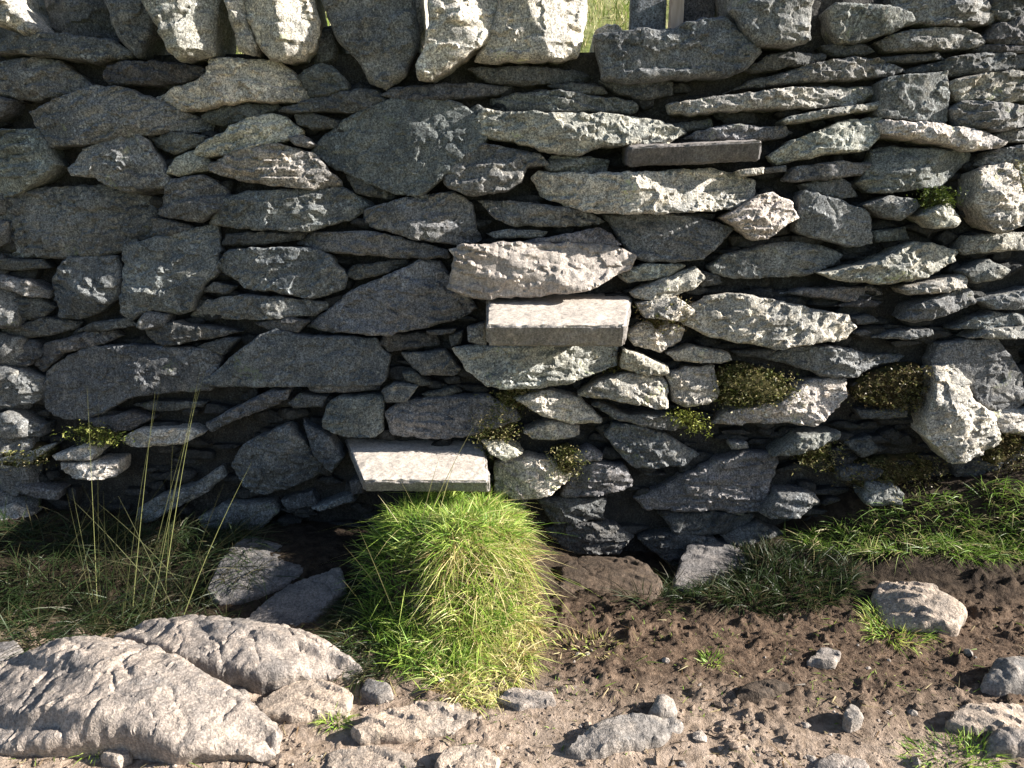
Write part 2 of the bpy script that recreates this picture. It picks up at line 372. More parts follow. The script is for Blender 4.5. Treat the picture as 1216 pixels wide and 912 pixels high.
# ------------------------------------------------------------------ traced stones of the wall: lit-tilt code, tint code, outline
WALL = """
0 g|-15,45 14,40 66,39 118,43 143,57 144,64 105,71 68,66 -15,60
0 g|-20,72 0,69 45,66 63,71 82,86 101,100 88,108 34,116 -20,108
0 k|123,75 147,70 210,74 240,81 237,88 195,96 127,98 119,91
1 w|248,70 300,69 321,70 340,84 358,103 364,116 345,119 290,118 232,127 200,129 177,124 180,112 200,104 245,88
1 g|37,132 71,116 113,103 140,104 178,118 234,142 234,152 163,158 105,170 58,172 45,155
0 k|233,134 262,124 320,119 325,125 300,140 262,146 240,143
0 k|-15,110 10,118 2,133 -15,145
1 g|-20,156 0,155 39,155 53,173 64,195 55,207 16,229 -20,233
0 g|82,200 100,178 132,163 163,162 181,184 196,213 194,221 147,226 129,220 115,210 87,209
0 k|174,163 200,156 239,160 233,171 205,181 181,174
0 o|195,205 205,187 226,178 242,189 244,200 210,208
1 w|231,174 253,160 290,142 315,134 332,138 352,154 345,163 318,169 300,176 270,181 240,185 232,180
0 k|330,129 368,116 424,104 442,105 459,120 431,131 380,130 350,131
0 k|347,134 368,132 405,143 397,150 366,151 350,145
1 g|342,163 360,161 372,171 363,175 350,172
1 o|247,195 284,179 310,174 330,173 366,182 397,213 397,219 366,224 330,220 300,216 270,209 250,202
0 k|352,88 372,74 390,76 408,95 410,104 385,112 365,115
f b|371,179 389,158 418,137 466,118 500,117 537,122 560,137 573,163 568,171 532,200 500,229 468,226 432,211 400,197
0 k|455,111 471,101 524,98 603,97 606,104 563,112 529,117 479,117
0 k|559,77 600,76 692,78 704,85 690,93 626,97 580,94
0 k|652,98 679,95 716,100 721,107 692,109 668,106
1 g|587,113 610,108 653,106 747,116 756,123 753,130 679,131 600,131 590,124
2 o|568,143 580,130 600,134 687,137 713,136 758,140 790,146 808,157 784,169 768,171 713,173 690,183 647,178 610,167 575,160
0 k|553,129 568,122 577,130 567,138
2 g|529,208 553,184 576,172 605,178 637,183 648,195 625,198 618,215 600,226 560,231 537,223
0 g|647,194 658,184 700,186 722,190 720,205 690,205 655,202
3 w|640,211 650,204 705,208 774,206 837,200 876,207 893,215 892,235 874,246 826,250 758,253 700,250 653,232
3 w|858,258 872,250 895,235 915,230 935,240 946,258 930,265 905,282 893,283 875,270
0 g|875,105 905,90 943,81 985,71 1020,66 1049,70 1074,81 1059,88 1012,92 949,97 900,99 876,103
1 o|804,121 850,114 896,110 935,104 962,103 1014,101 1039,100 1038,114 1012,123 949,127 896,129 830,134 806,132
2 o|932,143 938,138 1038,122 1047,122 1044,131 1022,132 938,147
0 g|818,163 832,155 876,147 915,150 933,148 943,155 928,163 896,166 840,166
0 k|795,145 848,139 850,150 812,155
1 o|920,183 945,166 1006,143 1043,141 1043,158 1025,179 975,184 930,194
f g|1047,100 1055,94 1122,87 1126,121 1125,143 1120,150 1080,142 1045,137
1 o|1126,101 1146,92 1198,84 1230,84 1230,118 1185,121 1141,118
2 g|1131,130 1143,121 1185,122 1230,128 1230,144 1193,154 1138,150
3 w|1046,147 1054,145 1099,147 1170,158 1187,168 1180,175 1146,179 1112,171 1048,159
1 g|1025,216 1038,195 1045,177 1065,174 1110,178 1157,180 1158,190 1135,210 1117,222 1060,227 1038,227
f g|989,10 996,4 1054,7 1080,13 1087,26 1064,35 1022,48 1001,48 994,36
0 g|1068,-8 1080,-20 1160,-15 1190,14 1192,22 1160,26 1114,28 1096,24 1080,12
0 g|1050,46 1080,35 1120,31 1155,31 1175,47 1164,53 1117,57 1064,57
0 k|983,50 1000,48 1036,50 1046,57 1028,62 1000,63 986,57
0 k|1056,64 1080,62 1120,60 1128,67 1094,71 1060,71
1 k|1088,80 1133,68 1180,60 1230,62 1230,78 1133,89 1096,84
0 k|1178,42 1190,26 1230,15 1230,50 1186,48
0 k|1165,55 1180,50 1230,52 1230,60 1175,60
0 k|1192,-25 1240,-30 1240,12 1197,22 1185,10
0 k|893,79 920,61 988,60 983,68 949,76 905,82
1 g|938,212 949,197 1001,192 1035,194 1022,208 983,213 941,215
0 g|958,218 1001,211 1014,218 1024,232 1001,236 970,229
f g|951,236 957,228 996,238 1030,252 1035,288 1009,291 975,283 949,273
2 g|1028,244 1054,233 1085,237 1091,245 1067,261 1049,257
3 w|1088,256 1105,247 1122,242 1133,262 1125,270 1104,270
3 w|1155,246 1157,205 1175,199 1203,196 1209,210 1212,264 1185,274 1172,270
1 o|1212,190 1240,190 1240,265 1216,262
1 o|1149,296 1157,280 1230,277 1230,296 1185,299 1154,302
0 g|850,316 870,302 925,290 949,287 985,294 1004,304 993,315 959,327 922,329 880,330 855,325
0 b|722,254 784,254 832,259 870,272 852,291 832,307 774,310 755,304 742,283
2 o|975,323 1035,312 1085,288 1114,292 1141,299 1130,312 1088,331 1054,336 1001,333
3 w|1072,343 1105,334 1147,326 1145,342 1105,348 1080,349
1 g|1143,322 1175,309 1199,320 1188,331 1159,336
2 g|1075,378 1085,362 1112,353 1151,342 1159,349 1159,360 1133,370 1091,383
0 g|938,350 964,344 1043,341 1059,352 1022,360 975,354
0 k|996,365 1028,356 1054,360 1046,366
2 w|815,376 825,365 850,352 880,350 910,356 949,365 1001,375 1009,388 996,402 935,408 915,411 880,405 847,398 818,386
0 g|1167,357 1193,351 1230,342 1230,366 1185,367
0 g|1141,391 1162,378 1185,373 1230,375 1230,386 1172,392
2 o|1152,402 1172,391 1230,387 1230,400 1172,402
0 g|1043,402 1070,394 1107,392 1112,399 1080,404
0 k|1014,378 1038,375 1049,383 1022,387
0 k|1016,396 1030,392 1038,396 1026,400
0 g|920,430 949,416 1001,413 1033,423 1085,428 1078,434 1043,438 1022,449 983,449 959,438
0 k|876,420 905,417 930,418 912,427 885,426
f g|1114,430 1125,412 1162,407 1185,404 1203,428 1218,450 1218,480 1190,490 1165,478 1150,456 1135,434 1115,440
3 w|1110,440 1133,434 1150,455 1149,474 1170,487 1182,508 1180,525 1135,542 1120,540 1094,512 1098,487 1106,462
2 w|1170,492 1201,487 1240,490 1240,520 1185,512
2 w|748,398 760,385 790,380 812,392 806,405 785,417 755,410
2 w|757,360 800,352 822,368 810,380 765,376
2 o|752,346 784,333 826,317 837,330 826,341 795,354 760,354
1 o|737,325 768,313 815,316 795,328 747,336
0 k|834,322 858,328 862,337 838,342
2 w|795,420 824,412 866,420 868,428 853,431 805,428
3 w|689,469 712,452 745,444 785,448 790,458 788,480 779,482 755,477 726,472
3 w|742,415 758,420 790,434 792,443 765,444 738,436
3 w|794,446 818,438 850,438 853,468 850,474 815,482 800,475
2 o|543,415 572,411 707,408 727,411 727,432 673,452 619,459 582,455 558,438
1 w|613,474 653,465 687,474 713,498 713,503 679,503 647,493
1 w|624,514 653,502 687,508 687,519 660,524 634,522
1 g|707,483 716,480 747,493 790,491 818,503 821,511 795,512 758,504 732,498
0 g|721,519 732,506 763,508 795,522 832,545 810,557 758,557 742,545
0 g|675,546 700,535 716,543 713,549 685,551
0 g|670,593 682,558 705,553 740,556 752,572 750,582 713,590
1 w|590,555 626,545 663,553 679,566 655,585 626,593 590,588
2 w|572,523 600,524 620,537 600,545 585,537
0 g|763,597 790,585 818,569 855,552 887,544 913,545 926,552 921,565 905,612 880,614 855,608 776,609
0 g|905,610 925,585 967,587 972,598 945,613 917,616
2 g|920,540 949,516 996,514 998,519 965,532 935,541
2 w|853,506 870,489 895,485 925,478 965,455 1006,454 1007,470 995,482 965,505 935,502 890,503
0 k|1010,530 1040,522 1050,540 1030,548
0 k|1025,490 1080,488 1082,498 1030,500
0 g|868,527 889,527 892,535 871,536
1 g|1028,592 1035,576 1062,577 1075,588 1070,600 1035,602
0 b|-20,232 45,225 110,220 158,230 173,239 168,286 129,299 74,304 -20,305
0 g|184,254 195,222 200,213 237,209 260,223 268,240 245,255 231,262 205,258
0 k|171,281 174,258 200,262 224,270 195,283
0 b|142,294 200,280 247,270 252,300 252,325 232,346 224,367 208,373 179,367 170,370 155,379 144,372
1 b|55,333 76,307 129,306 135,330 133,352 113,370 90,378 63,377
0 k|-15,308 40,309 50,319 -15,322
0 g|-15,326 26,333 50,346 47,355 26,352 -15,340
0 k|-15,360 34,354 50,367 40,378 -15,388
0 k|-15,395 45,380 82,386 76,394 39,402 -15,405
0 k|79,396 110,383 147,379 155,388 118,394
0 k|24,428 47,409 113,394 132,402 110,412 71,420 42,444
0 g|158,388 171,370 195,375 192,388 165,393
0 k|163,394 200,383 279,396 237,404 190,413 172,405
0 k|228,414 253,405 277,404 262,422
f b|47,470 52,445 70,430 100,416 150,414 240,418 253,420 245,445 238,466 190,467 150,472 120,490 98,499 60,495 50,485
0 b|-15,450 18,440 40,452 44,468 34,480 -15,485
0 b|-15,497 16,495 45,508 42,520 -15,527
f b|243,455 262,440 310,400 330,393 358,402 395,402 440,405 445,417 455,424 450,450 445,456 400,457 330,457 262,459
0 b|366,388 390,370 418,346 463,328 495,312 518,315 534,338 561,367 540,379 489,391 463,396 392,394
0 b|255,320 271,299 300,296 360,295 384,304 405,328 400,344 363,354 326,346 290,341 276,330
0 g|351,290 371,276 445,276 524,296 527,306 484,307 380,299
0 k|409,329 416,317 479,308 482,315 447,328 421,333
0 k|258,291 264,278 300,276 358,275 350,285 300,291
0 g|245,265 270,233 300,228 400,223 424,236 434,244 413,259 363,274 300,271
0 k|408,208 432,211 471,231 455,237 420,228
1 g|433,267 437,249 484,236 537,228 558,244 563,272 568,284 545,289 495,283
0 g|221,378 232,360 285,351 320,353 387,362 366,375 300,380
0 k|300,385 345,377 360,383 350,396 320,393
0 k|232,347 250,336 276,341 266,350
0 k|447,410 455,401 511,396 518,412 458,420
0 g|476,423 526,419 545,441 537,449 500,446 485,435
0 k|477,445 490,443 511,458 500,460 480,453
0 g|453,466 468,456 495,460 482,477 458,479
0 g|360,458 379,454 442,459 442,468 366,468
0 b|384,508 389,482 400,474 453,473 450,511 442,519 405,519
0 g|461,493 479,479 537,473 576,474 608,490 613,500 563,516 526,521 468,519
0 k|500,471 537,462 545,469 511,477
0 b|243,505 268,490 320,465 339,465 338,475 316,486 280,498 250,515
2 w|145,522 163,511 218,510 237,516 216,527 158,531
0 b|341,480 355,469 384,474 379,485 347,486
0 b|274,555 290,530 305,522 339,508 355,525 380,557 376,566 340,580 302,590 290,580
0 b|357,503 390,522 405,545 392,561 374,543
0 g|160,608 184,593 226,579 253,561 258,572 237,590 200,608 163,630
0 g|234,619 263,603 316,601 325,612 300,635 245,636
2 w|66,540 105,527 116,537 110,545 71,545
2 w|76,550 125,547 140,548 139,564 105,568 80,562
2 w|-10,605 13,600 33,614 16,627 -10,630
0 g|16,579 26,576 66,585 63,595 34,590
1 w|0,545 40,535 55,532 37,550 0,560
0 k|150,485 175,480 235,482 230,488 180,492
0 b|368,606 416,590 418,598 379,611
1 g|570,238 605,239 690,248 717,263 690,268 612,268 592,260
1 g|578,277 606,272 650,275 640,282 590,283
0 g|600,289 647,283 711,271 737,291 680,293
4 p|540,340 545,315 552,292 600,290 670,291 722,292 747,305 740,320 715,330 690,342 640,348 600,350 575,352 555,347
2 w|533,296 548,294 542,308
0 k|790,252 853,254 850,260 795,259
0 g|555,390 575,385 577,410 556,406
0 k|532,400 549,395 545,410 535,413
0 k|505,394 540,392 537,397 510,399
2 w|876,203 905,199 903,207 880,209
1 g|905,200 935,196 935,203 910,205
0 g|1165,195 1178,180 1230,170 1240,188 1190,197
1 g|1190,158 1200,153 1240,152 1240,168 1192,168
0 k|1040,275 1080,270 1085,285 1045,287
0 k|716,92 740,90 800,92 800,108 768,116 742,108
0 k|640,600 680,596 720,600 716,622 660,628
0 k|790,616 850,612 900,620 890,640 810,640
0 k|-15,405 30,408 45,420 25,436 -15,440
0 k|100,500 150,492 175,500 150,512 110,516
0 k|413,575 428,572 430,590 416,590
0 k|1000,560 1035,556 1060,565 1040,575 1005,575
0 k|330,598 365,590 372,606 340,614
0 k|1040,600 1090,598 1110,606 1080,622 1045,618
0 k|1140,548 1200,540 1240,546 1240,575 1150,572
0 k|650,636 690,626 730,630 752,644 735,664 670,664
0 k|762,646 800,638 850,644 862,664 800,676
0 k|860,640 905,628 940,640 930,660 880,664
0 k|560,600 590,592 625,598 620,615 575,618
"""
TINT = {'g': (0.94, 0.95, 0.95), 'k': (0.52, 0.53, 0.54), 'b': (0.76, 0.79, 0.83), 'o': (1.6, 1.56, 1.42),  # sunlit stones tinted lighter, shaded ones darker: light put into their colour
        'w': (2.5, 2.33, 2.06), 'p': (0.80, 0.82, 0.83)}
# code: tilt up, tilt right, out, facets, steep
TILT = {'0': (0.04, 0.02, -0.004, 6, 0.45), '1': (0.20, 0.14, 0.014, 6, 0.5), '2': (0.32, 0.20, 0.030, 5, 0.4),
        '3': (0.42, 0.27, 0.045, 5, 0.4), '4': (0.50, 0.18, 0.075, 2, 0.3), 'f': (0.01, -0.03, 0.004, 4, 0.2)}

def lines(s):
    for x in s.strip().splitlines():
        a, b = x.split('|'); yield a.split(), parse(b)

wall = empty('dry_stone_wall', (0, 0, 0))
tag(wall, 'long dry stone wall of rough grey slate stones laid without mortar', 'wall')
rows = []
for i, ((code, tint), px) in enumerate(lines(WALL)):
    uv = wall_uv(px[:, 0], px[:, 1])
    rows.append((abs(area(uv)), i, code, tint, uv, px))
rank = {r[1]: k for k, r in enumerate(sorted(rows, key=lambda r: -r[0]))}
PARTLABEL = {'371,179': 'broad dark lens-shaped stone', '1047,100': 'squarish grey block', '640,211': 'long pale rough stone under the highest step',
             '540,340': 'worn grey-tan stone standing out above the middle step', '1046,147': 'bright sunlit wedge-shaped stone',
             '47,470': 'long dark stone with a bluish rounded end', '1155,246': 'pale upright stone', '1110,440': 'bright angular leaning stone'}
OUT = {'640,211': 0.085, '858,258': 0.07, '540,340': 0.10, '815,376': 0.05, '1110,440': 0.07, '543,415': 0.06, '1155,246': 0.06, '1046,147': 0.06,
       '975,323': 0.05, '568,143': 0.05, '529,208': 0.04, '1088,256': 0.07}
for A, i, code, tint, uv, px in rows:
    g = np.random.default_rng(1000 + i)
    up, rt, out, fc, st = TILT[code]
    up += g.normal(0, 0.045); rt += g.normal(0, 0.05); out += g.normal(0, 0.009)
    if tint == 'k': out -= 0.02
    key = '%g,%g' % tuple(px[0])
    out = OUT.get(key, out)
    V, F = stone_geometry(uv, wall_pt, 100 + i, up, rt, out, depth=0.24, facets=fc, steep=st,
                          bed=((0.006 if code == 'f' else 0.011 if code == '0' else 0.017) * min(1, math.sqrt(A) / .14), g.uniform(.03, .055), g.normal(0, .25), 6, 1.1), crack=0.004, rough=0.7 if code == 'f' else 1.1, layer=0.4 if code == 'f' else 1.0,
                          edge=0.006 if code == 'f' else 0.008, grow=1.075)
    big = rank[i] < 100
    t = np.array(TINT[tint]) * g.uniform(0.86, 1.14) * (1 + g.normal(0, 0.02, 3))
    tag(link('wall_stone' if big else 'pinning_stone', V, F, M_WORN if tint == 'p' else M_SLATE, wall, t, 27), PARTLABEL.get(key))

# ------------------------------------------------------------------ the wall's inside and its continuation past the frame
TOPV = 1.80
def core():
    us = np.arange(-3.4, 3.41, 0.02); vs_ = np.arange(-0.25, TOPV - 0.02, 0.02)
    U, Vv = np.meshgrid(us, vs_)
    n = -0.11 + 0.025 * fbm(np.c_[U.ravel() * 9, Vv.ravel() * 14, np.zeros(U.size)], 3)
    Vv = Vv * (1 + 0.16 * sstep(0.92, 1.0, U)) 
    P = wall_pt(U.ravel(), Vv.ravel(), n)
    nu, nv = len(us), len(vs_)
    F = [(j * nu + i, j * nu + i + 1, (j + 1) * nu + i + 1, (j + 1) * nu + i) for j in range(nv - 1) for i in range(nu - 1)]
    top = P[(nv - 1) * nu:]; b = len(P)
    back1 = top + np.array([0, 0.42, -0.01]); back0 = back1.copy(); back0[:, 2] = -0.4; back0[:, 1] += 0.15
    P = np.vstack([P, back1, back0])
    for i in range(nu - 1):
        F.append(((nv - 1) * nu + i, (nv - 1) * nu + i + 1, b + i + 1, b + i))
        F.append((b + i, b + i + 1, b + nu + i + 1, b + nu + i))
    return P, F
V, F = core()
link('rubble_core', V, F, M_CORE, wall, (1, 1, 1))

parts = []
g = np.random.default_rng(55)
for k in range(950):                                 # small hearting stones seen down the gaps
    u, v = g.uniform(-2.0, 2.0), g.uniform(0.0, 1.66)
    a, b = g.uniform(0.03, 0.085), g.uniform(0.012, 0.032)
    th = np.sort(g.uniform(0, 2 * math.pi, 8))
    poly = np.c_[u + a * np.cos(th), v + b * np.sin(th)]
    if abs(area(poly)) < 0.0012: continue
    parts.append(stone_geometry(poly, wall_pt, 5000 + k, g.normal(0.1, .2), 0, g.uniform(-0.085, -0.045), depth=0.08, res=0.012, facets=3, edge=0.008))
V, F = merge(parts)
tag(link('hearting', V, F, M_SLATE, wall, (0.2, 0.2, 0.2), 38), kind='stuff')  # tinted near black: the deep shade of the gaps put into the colour

parts = []
for side in (-1, 1):
    v = 0.0
    while v < 1.64:
        hgt = g.uniform(0.07, 0.17); u = 1.90 + g.uniform(0, .06) if side > 0 else -3.35; end = 3.35 if side > 0 else -1.90 - g.uniform(0, .06)
        while u < end:
            w = min(g.uniform(0.16, 0.60), end - u + 0.05)
            poly = np.array([(u, v + g.uniform(0, .02)), (u + w * .5, v - g.uniform(0, .015)), (u + w - .012, v + g.uniform(0, .02)),
                             (u + w - .004, v + hgt * g.uniform(.6, 1.0)), (u + w * g.uniform(.5, .8), v + hgt + g.uniform(-.01, .02)), (u + w * g.uniform(.1, .3), v + hgt - g.uniform(-.01, .02)), (u + .003, v + hgt * g.uniform(.5, .9))])
            if w > 0.06:
                parts.append(stone_geometry(poly, wall_pt, int(9000 + 1000 * v + 50 * u), g.normal(.05, .1), g.normal(0, .06), g.normal(0, .012), res=0.013))
            u += w
        v += hgt
    for k in range(11):
        u = side * (2.0 + 0.125 * k)
        poly = np.array([(u - .05, 1.66), (u + .05, 1.66), (u + .075, 1.85), (u + .04, 2.0), (u - .05, 1.99), (u - .07, 1.8)])
        parts.append(stone_geometry(poly, wall_pt, 9900 + k + side, 0, 0, g.normal(0, .02), depth=0.4, res=0.015))
V, F = merge(parts)
tag(link('farther_stonework', V, F, M_SLATE, wall, (0.9, 0.9, 0.9), 38), kind='stuff')

# ------------------------------------------------------------------ coping stones on edge along the top
COPE = [
 ('3', 'w', 0.03, '-25,-40 5,-30 14,0 30,18 46,34 42,40 30,41 12,34 -8,28', 'bright streaked coping stone tip jutting in at the top corner beside a dark slab'),
 ('0', 'k', -0.10, '14,-45 105,-45 122,18 133,44 120,42 55,40 35,22', 'wide dark coping slab set back in shade, touching the streaked corner stone'),
 ('0', 'b', 0.0, '108,-48 184,-48 181,10 176,40 163,66 155,68 137,47 128,28', 'dark pointed coping stone tapering down to a blunt tip left of a sunlit-edged slab'),
 ('c', 'o', 0.02, '170,-50 262,-50 260,0 257,66 220,75 210,68 198,40 180,10', 'tall coping slab with a bright sunlit strip down its leaning face'),
 ('c', 'w', -0.01, '262,-48 285,-45 297,25 306,55 303,65 284,59 279,34', 'thin leaning coping stone squeezed between two broad ones, bright along one edge'),
 ('c', 'w', 0.02, '288,-50 365,-50 372,5 379,24 371,60 360,71 340,75 321,71 305,52 293,20', 'rounded brownish coping stone with a rough bright flank'),
 ('0', 'k', -0.08, '372,22 385,20 394,47 391,64 372,72 362,68', 'small dark coping stone tucked behind the rounded brownish one'),
 ('f', 'g', 0.01, '368,-50 484,-50 492,10 497,28 494,55 480,88 458,103 437,95 425,72 402,50 388,22', 'largest coping stone, a dull grey wedge standing on its point'),
 ('3', 'w', -0.12, '484,-45 492,-45 497,20 490,32 485,30', 'narrow pale stone sliver behind the big grey wedge'),
 ('3', 'w', 0.0, '510,-50 595,-50 598,14 577,52 540,80 512,97 497,95 495,80 508,52 510,26', 'leaning oval coping stone with bright ribbed face and pale lower rim'),
 ('2', 'w', 0.01, '562,72 578,40 588,15 598,-48 700,-48 700,0 694,40 686,66 660,72 600,73', 'blocky coping stone of broken bright ledges next to the stile gap'),
 ('f', 'b', 0.02, '704,40 757,34 800,32 837,20 863,18 884,34 908,60 890,80 868,90 805,92 770,96 742,98 716,92 713,76 708,52', 'wide dark sill stone lying across the bottom of the stile gap'),
 ('2', 'w', -0.22, '716,14 730,6 748,8 756,20 756,42 718,42', 'small pale stone glimpsed behind the sill in the stile gap'),
 ('0', 'g', 0.05, '857,-50 965,-50 962,20 958,50 945,56 925,57 897,54 880,38 866,12', 'bulky angular coping boulder with a blue-grey flank beside the stile gap'),
]
TILT['c'] = (0.05, 0.34, 0.02, 5, 0.4)
for i, (code, tint, out, s, label) in enumerate(COPE):
    px = parse(s); uv = wall_uv(px[:, 0], px[:, 1])
    up, rt, _o, fc, st = TILT[code]
    rt, out = {3: (.6, .10), 4: (.55, .06), 5: (.55, .07), 9: (.55, .08), 10: (.5, .05)}.get(i, (rt, out))
    V, F = stone_geometry(uv, wall_pt, 300 + i, up * .6, rt, out, depth=0.34, facets=fc, steep=st, edge=0.02, rough=1.15)
    o = link('coping_stone' if i != 11 else 'sill_stone', V, F, M_SLATE, None, TINT[tint], 38)
    tag(o, label, 'coping stone' if i != 11 else 'sill stone', 'coping stones along the wall top' if i != 11 else None)

# ------------------------------------------------------------------ step slabs of the stile
def slab_geometry(corners, seed, r=0.009, res=0.008, amp=0.006):
    """corners: 8 points, (front-left, front-right, back-right, back-left) at the top, then the same below."""
    C = np.array(corners, float)
    L = np.linalg.norm(C[1] - C[0]); D = np.linalg.norm(C[3] - C[0]); H = np.linalg.norm(C[4] - C[0])
    na, nb, nc = [max(3, int(x / res)) for x in (L, D, H)]
    index, P, F = {}, [], []
    tops = na * nb * 2
    def vid(a, b, c):
        k = (a, b, c)
        if k not in index: index[k] = len(P); P.append((a / na, b / nb, c / nc))
        return index[k]
    for a in range(na):
        for b in range(nb):
            F.append((vid(a, b, nc), vid(a + 1, b, nc), vid(a + 1, b + 1, nc), vid(a, b + 1, nc)))
            F.append((vid(a, b, 0), vid(a, b + 1, 0), vid(a + 1, b + 1, 0), vid(a + 1, b, 0)))
    for a in range(na):
        for c in range(nc):
            F.append((vid(a, 0, c), vid(a + 1, 0, c), vid(a + 1, 0, c + 1), vid(a, 0, c + 1)))
            F.append((vid(a, nb, c), vid(a, nb, c + 1), vid(a + 1, nb, c + 1), vid(a + 1, nb, c)))
    for b in range(nb):
        for c in range(nc):
            F.append((vid(0, b, c), vid(0, b, c + 1), vid(0, b + 1, c + 1), vid(0, b + 1, c)))
            F.append((vid(na, b, c), vid(na, b + 1, c), vid(na, b + 1, c + 1), vid(na, b, c + 1)))
    T = np.array(P); a, b, c = T.T
    def lerp(p, q, t): return p + (q - p) * t[:, None]
    top = lerp(lerp(C[0], C[1], a), lerp(C[3], C[2], a), b)
    bot = lerp(lerp(C[4], C[5], a), lerp(C[7], C[6], a), b)
    W = lerp(bot, top, c)
    cen = W.mean(0)
    # rounded, chipped edges: pull points near two or more faces inward
    da, db, dc = [np.minimum(t, 1 - t) * l for t, l in ((a, L), (b, D), (c, H))]
    rr = r * (1 + 1.0 * np.maximum(0, fbm(W * 22 + seed, 2) * 2))
    near = np.sort(np.stack([da, db, dc], 1), 1)[:, 1]
    pull = np.maximum(0, 1 - near / rr) ** 1.5 * rr * 0.55
    dirn = cen - W
    q = np.stack([np.where(da < rr, np.sign(0.5 - a), 0), np.where(db < rr, np.sign(0.5 - b), 0), np.where(dc < rr, np.sign(0.5 - c), 0)], 1)
    ax = [(C[1] - C[0]) / L, (C[3] - C[0]) / D, (C[0] - C[4]) / H]
    W = W + (q[:, 0:1] * ax[0] + q[:, 1:2] * ax[1] + q[:, 2:3] * ax[2]) * pull[:, None]
    nz = amp * fbm(W * np.array([9, 9, 30]) + seed * 2.1, 4, .6) + amp * 0.6 * fbm(W * 70 + seed, 3)
    fn = np.stack([np.where(da < 1e-6, np.sign(a - .5), 0), np.where(db < 1e-6, np.sign(b - .5), 0), np.where(dc < 1e-6, np.sign(c - .5), 0)], 1)
    W = W + (fn[:, 0:1] * ax[0] + fn[:, 1:2] * ax[1] + fn[:, 2:3] * ax[2]) * nz[:, None] * 1.2
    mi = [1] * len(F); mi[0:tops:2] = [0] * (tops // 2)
    return W, F, mi

def step(top_px, color, front_drop, seed, label, min_out=None, roll=0.0):
    """top_px: front-left, front-right, back-right, back-left of the top face as seen; the top is level."""
    tp = np.array(top_px, float)
    bl = wall_uv(tp[3, 0], tp[3, 1]); br = wall_uv(tp[2, 0], tp[2, 1])
    bl, br = wall_pt(bl[0], bl[1], 0.0), wall_pt(br[0], br[1], 0.0)
    zt = (bl[2] + br[2]) / 2; bl[2] = br[2] = zt
    if min_out is None:
        fl = np.append(ground_xy(tp[0, 0], tp[0, 1], bl[2]), bl[2]); fr = np.append(ground_xy(tp[1, 0], tp[1, 1], br[2]), br[2])
        fl[1] = fr[1] = (fl[1] + fr[1]) / 2 ; fr[1] -= 0.006
    else:
        fl, fr = bl + np.array([-0.0, -min_out, 0]), br + np.array([0.0, -min_out, 0])
    fr[2] += roll; br[2] += roll
    # run the slab back into the wall
    into = 0.22
    bl2 = bl + (bl - fl) / np.linalg.norm(bl - fl) * into; br2 = br + (br - fr) / np.linalg.norm(br - fr) * into
    dn = np.array([0, 0.03, -front_drop])
    V, F, mi = slab_geometry([fl, fr, br2, bl2, fl + dn, fr + dn, br2 + dn, bl2 + dn], seed)
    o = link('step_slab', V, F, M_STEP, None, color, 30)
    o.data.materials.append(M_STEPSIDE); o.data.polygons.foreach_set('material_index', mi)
    print('step', label, fl, fr, 'out', np.linalg.norm(fl - bl))
    return tag(o, label, 'step', 'through-stone steps of the stile')
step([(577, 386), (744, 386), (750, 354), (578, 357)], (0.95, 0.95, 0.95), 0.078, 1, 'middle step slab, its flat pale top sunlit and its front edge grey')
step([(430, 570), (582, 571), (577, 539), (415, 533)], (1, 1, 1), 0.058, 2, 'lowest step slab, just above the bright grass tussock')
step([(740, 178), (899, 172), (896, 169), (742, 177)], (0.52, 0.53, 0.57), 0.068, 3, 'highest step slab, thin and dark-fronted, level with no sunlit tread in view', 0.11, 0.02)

# post and upright slab in the stile gap
def upright(name, px0, px1, pybase, height, back, thick, mat, color, seed, label, cat):
    a = wall_uv(px0, pybase); b = wall_uv(px1, pybase)
    A, B = wall_pt(a[0], a[1], -back), wall_pt(b[0], b[1], -back)
    z = min(A[2], B[2]) - 0.03; A[2] = B[2] = z
    t = np.array([0, thick, 0]); upv = np.array([0, 0.01, height])
    V, F, _mi = slab_geometry([A + upv, B + upv, B + upv + t, A + upv + t, A, B, B + t, A + t], seed, 0.004, 0.012, 0.002)
    return tag(link(name, V, F, mat, None, color, 40), label, cat)
upright('stile_post', 802, 819, 30, 0.5, 0.10, 0.05, M_WOOD, (1, 1, 1), 5, 'pale squared timber post rising behind the sill stone in the stile gap', 'post')
upright('upright_slate', 756, 801, 34, 0.34, 0.16, 0.05, M_SLATE, (0.75, 0.8, 0.9), 6, 'blue-grey slate standing upright beside the pale timber post', 'slate')
upright('leaning_slate', 819, 866, 22, 0.2, 0.2, 0.05, M_SLATE, (0.55, 0.55, 0.6), 7, 'dark slate between the timber post and the bulky angular boulder', 'slate')

# ------------------------------------------------------------------ ground
def gpt(px, py, z=0.0): return ground_xy(px, py, z)
BUMPS = []
def bump(px, py, z, rx, ry, h, pw=1.0):
    c = gpt(px, py, z); BUMPS.append((c[0], c[1], rx, ry, h, pw))
bump(540, 655, 0.10, 0.29, 0.30, 0.21, 3.3)            # tussock hump under the lowest step
bump(550, 715, 0.03, 0.22, 0.22, 0.07, 1.5)
bump(1130, 592, 0.10, 0.60, 0.20, 0.20, 2.2)           # grass bank on the right
bump(1330, 605, 0.12, 0.50, 0.28, 0.16, 2.0)
bump(1140, 675, 0.0, 0.42, 0.20, 0.06, 1.2)
bump(40, 620, 0.10, 0.5, 0.24, 0.05, 1.4)             # shaded bank on the left
bump(330, 650, 0.05, 0.4, 0.22, 0.05, 1.4)
bump(120, 710, 0.0, 0.8, 0.20, -0.06, 1.2)
bump(765, 652, 0.0, 0.40, 0.26, -0.13, 1.5)            # hollow at the wall's foot

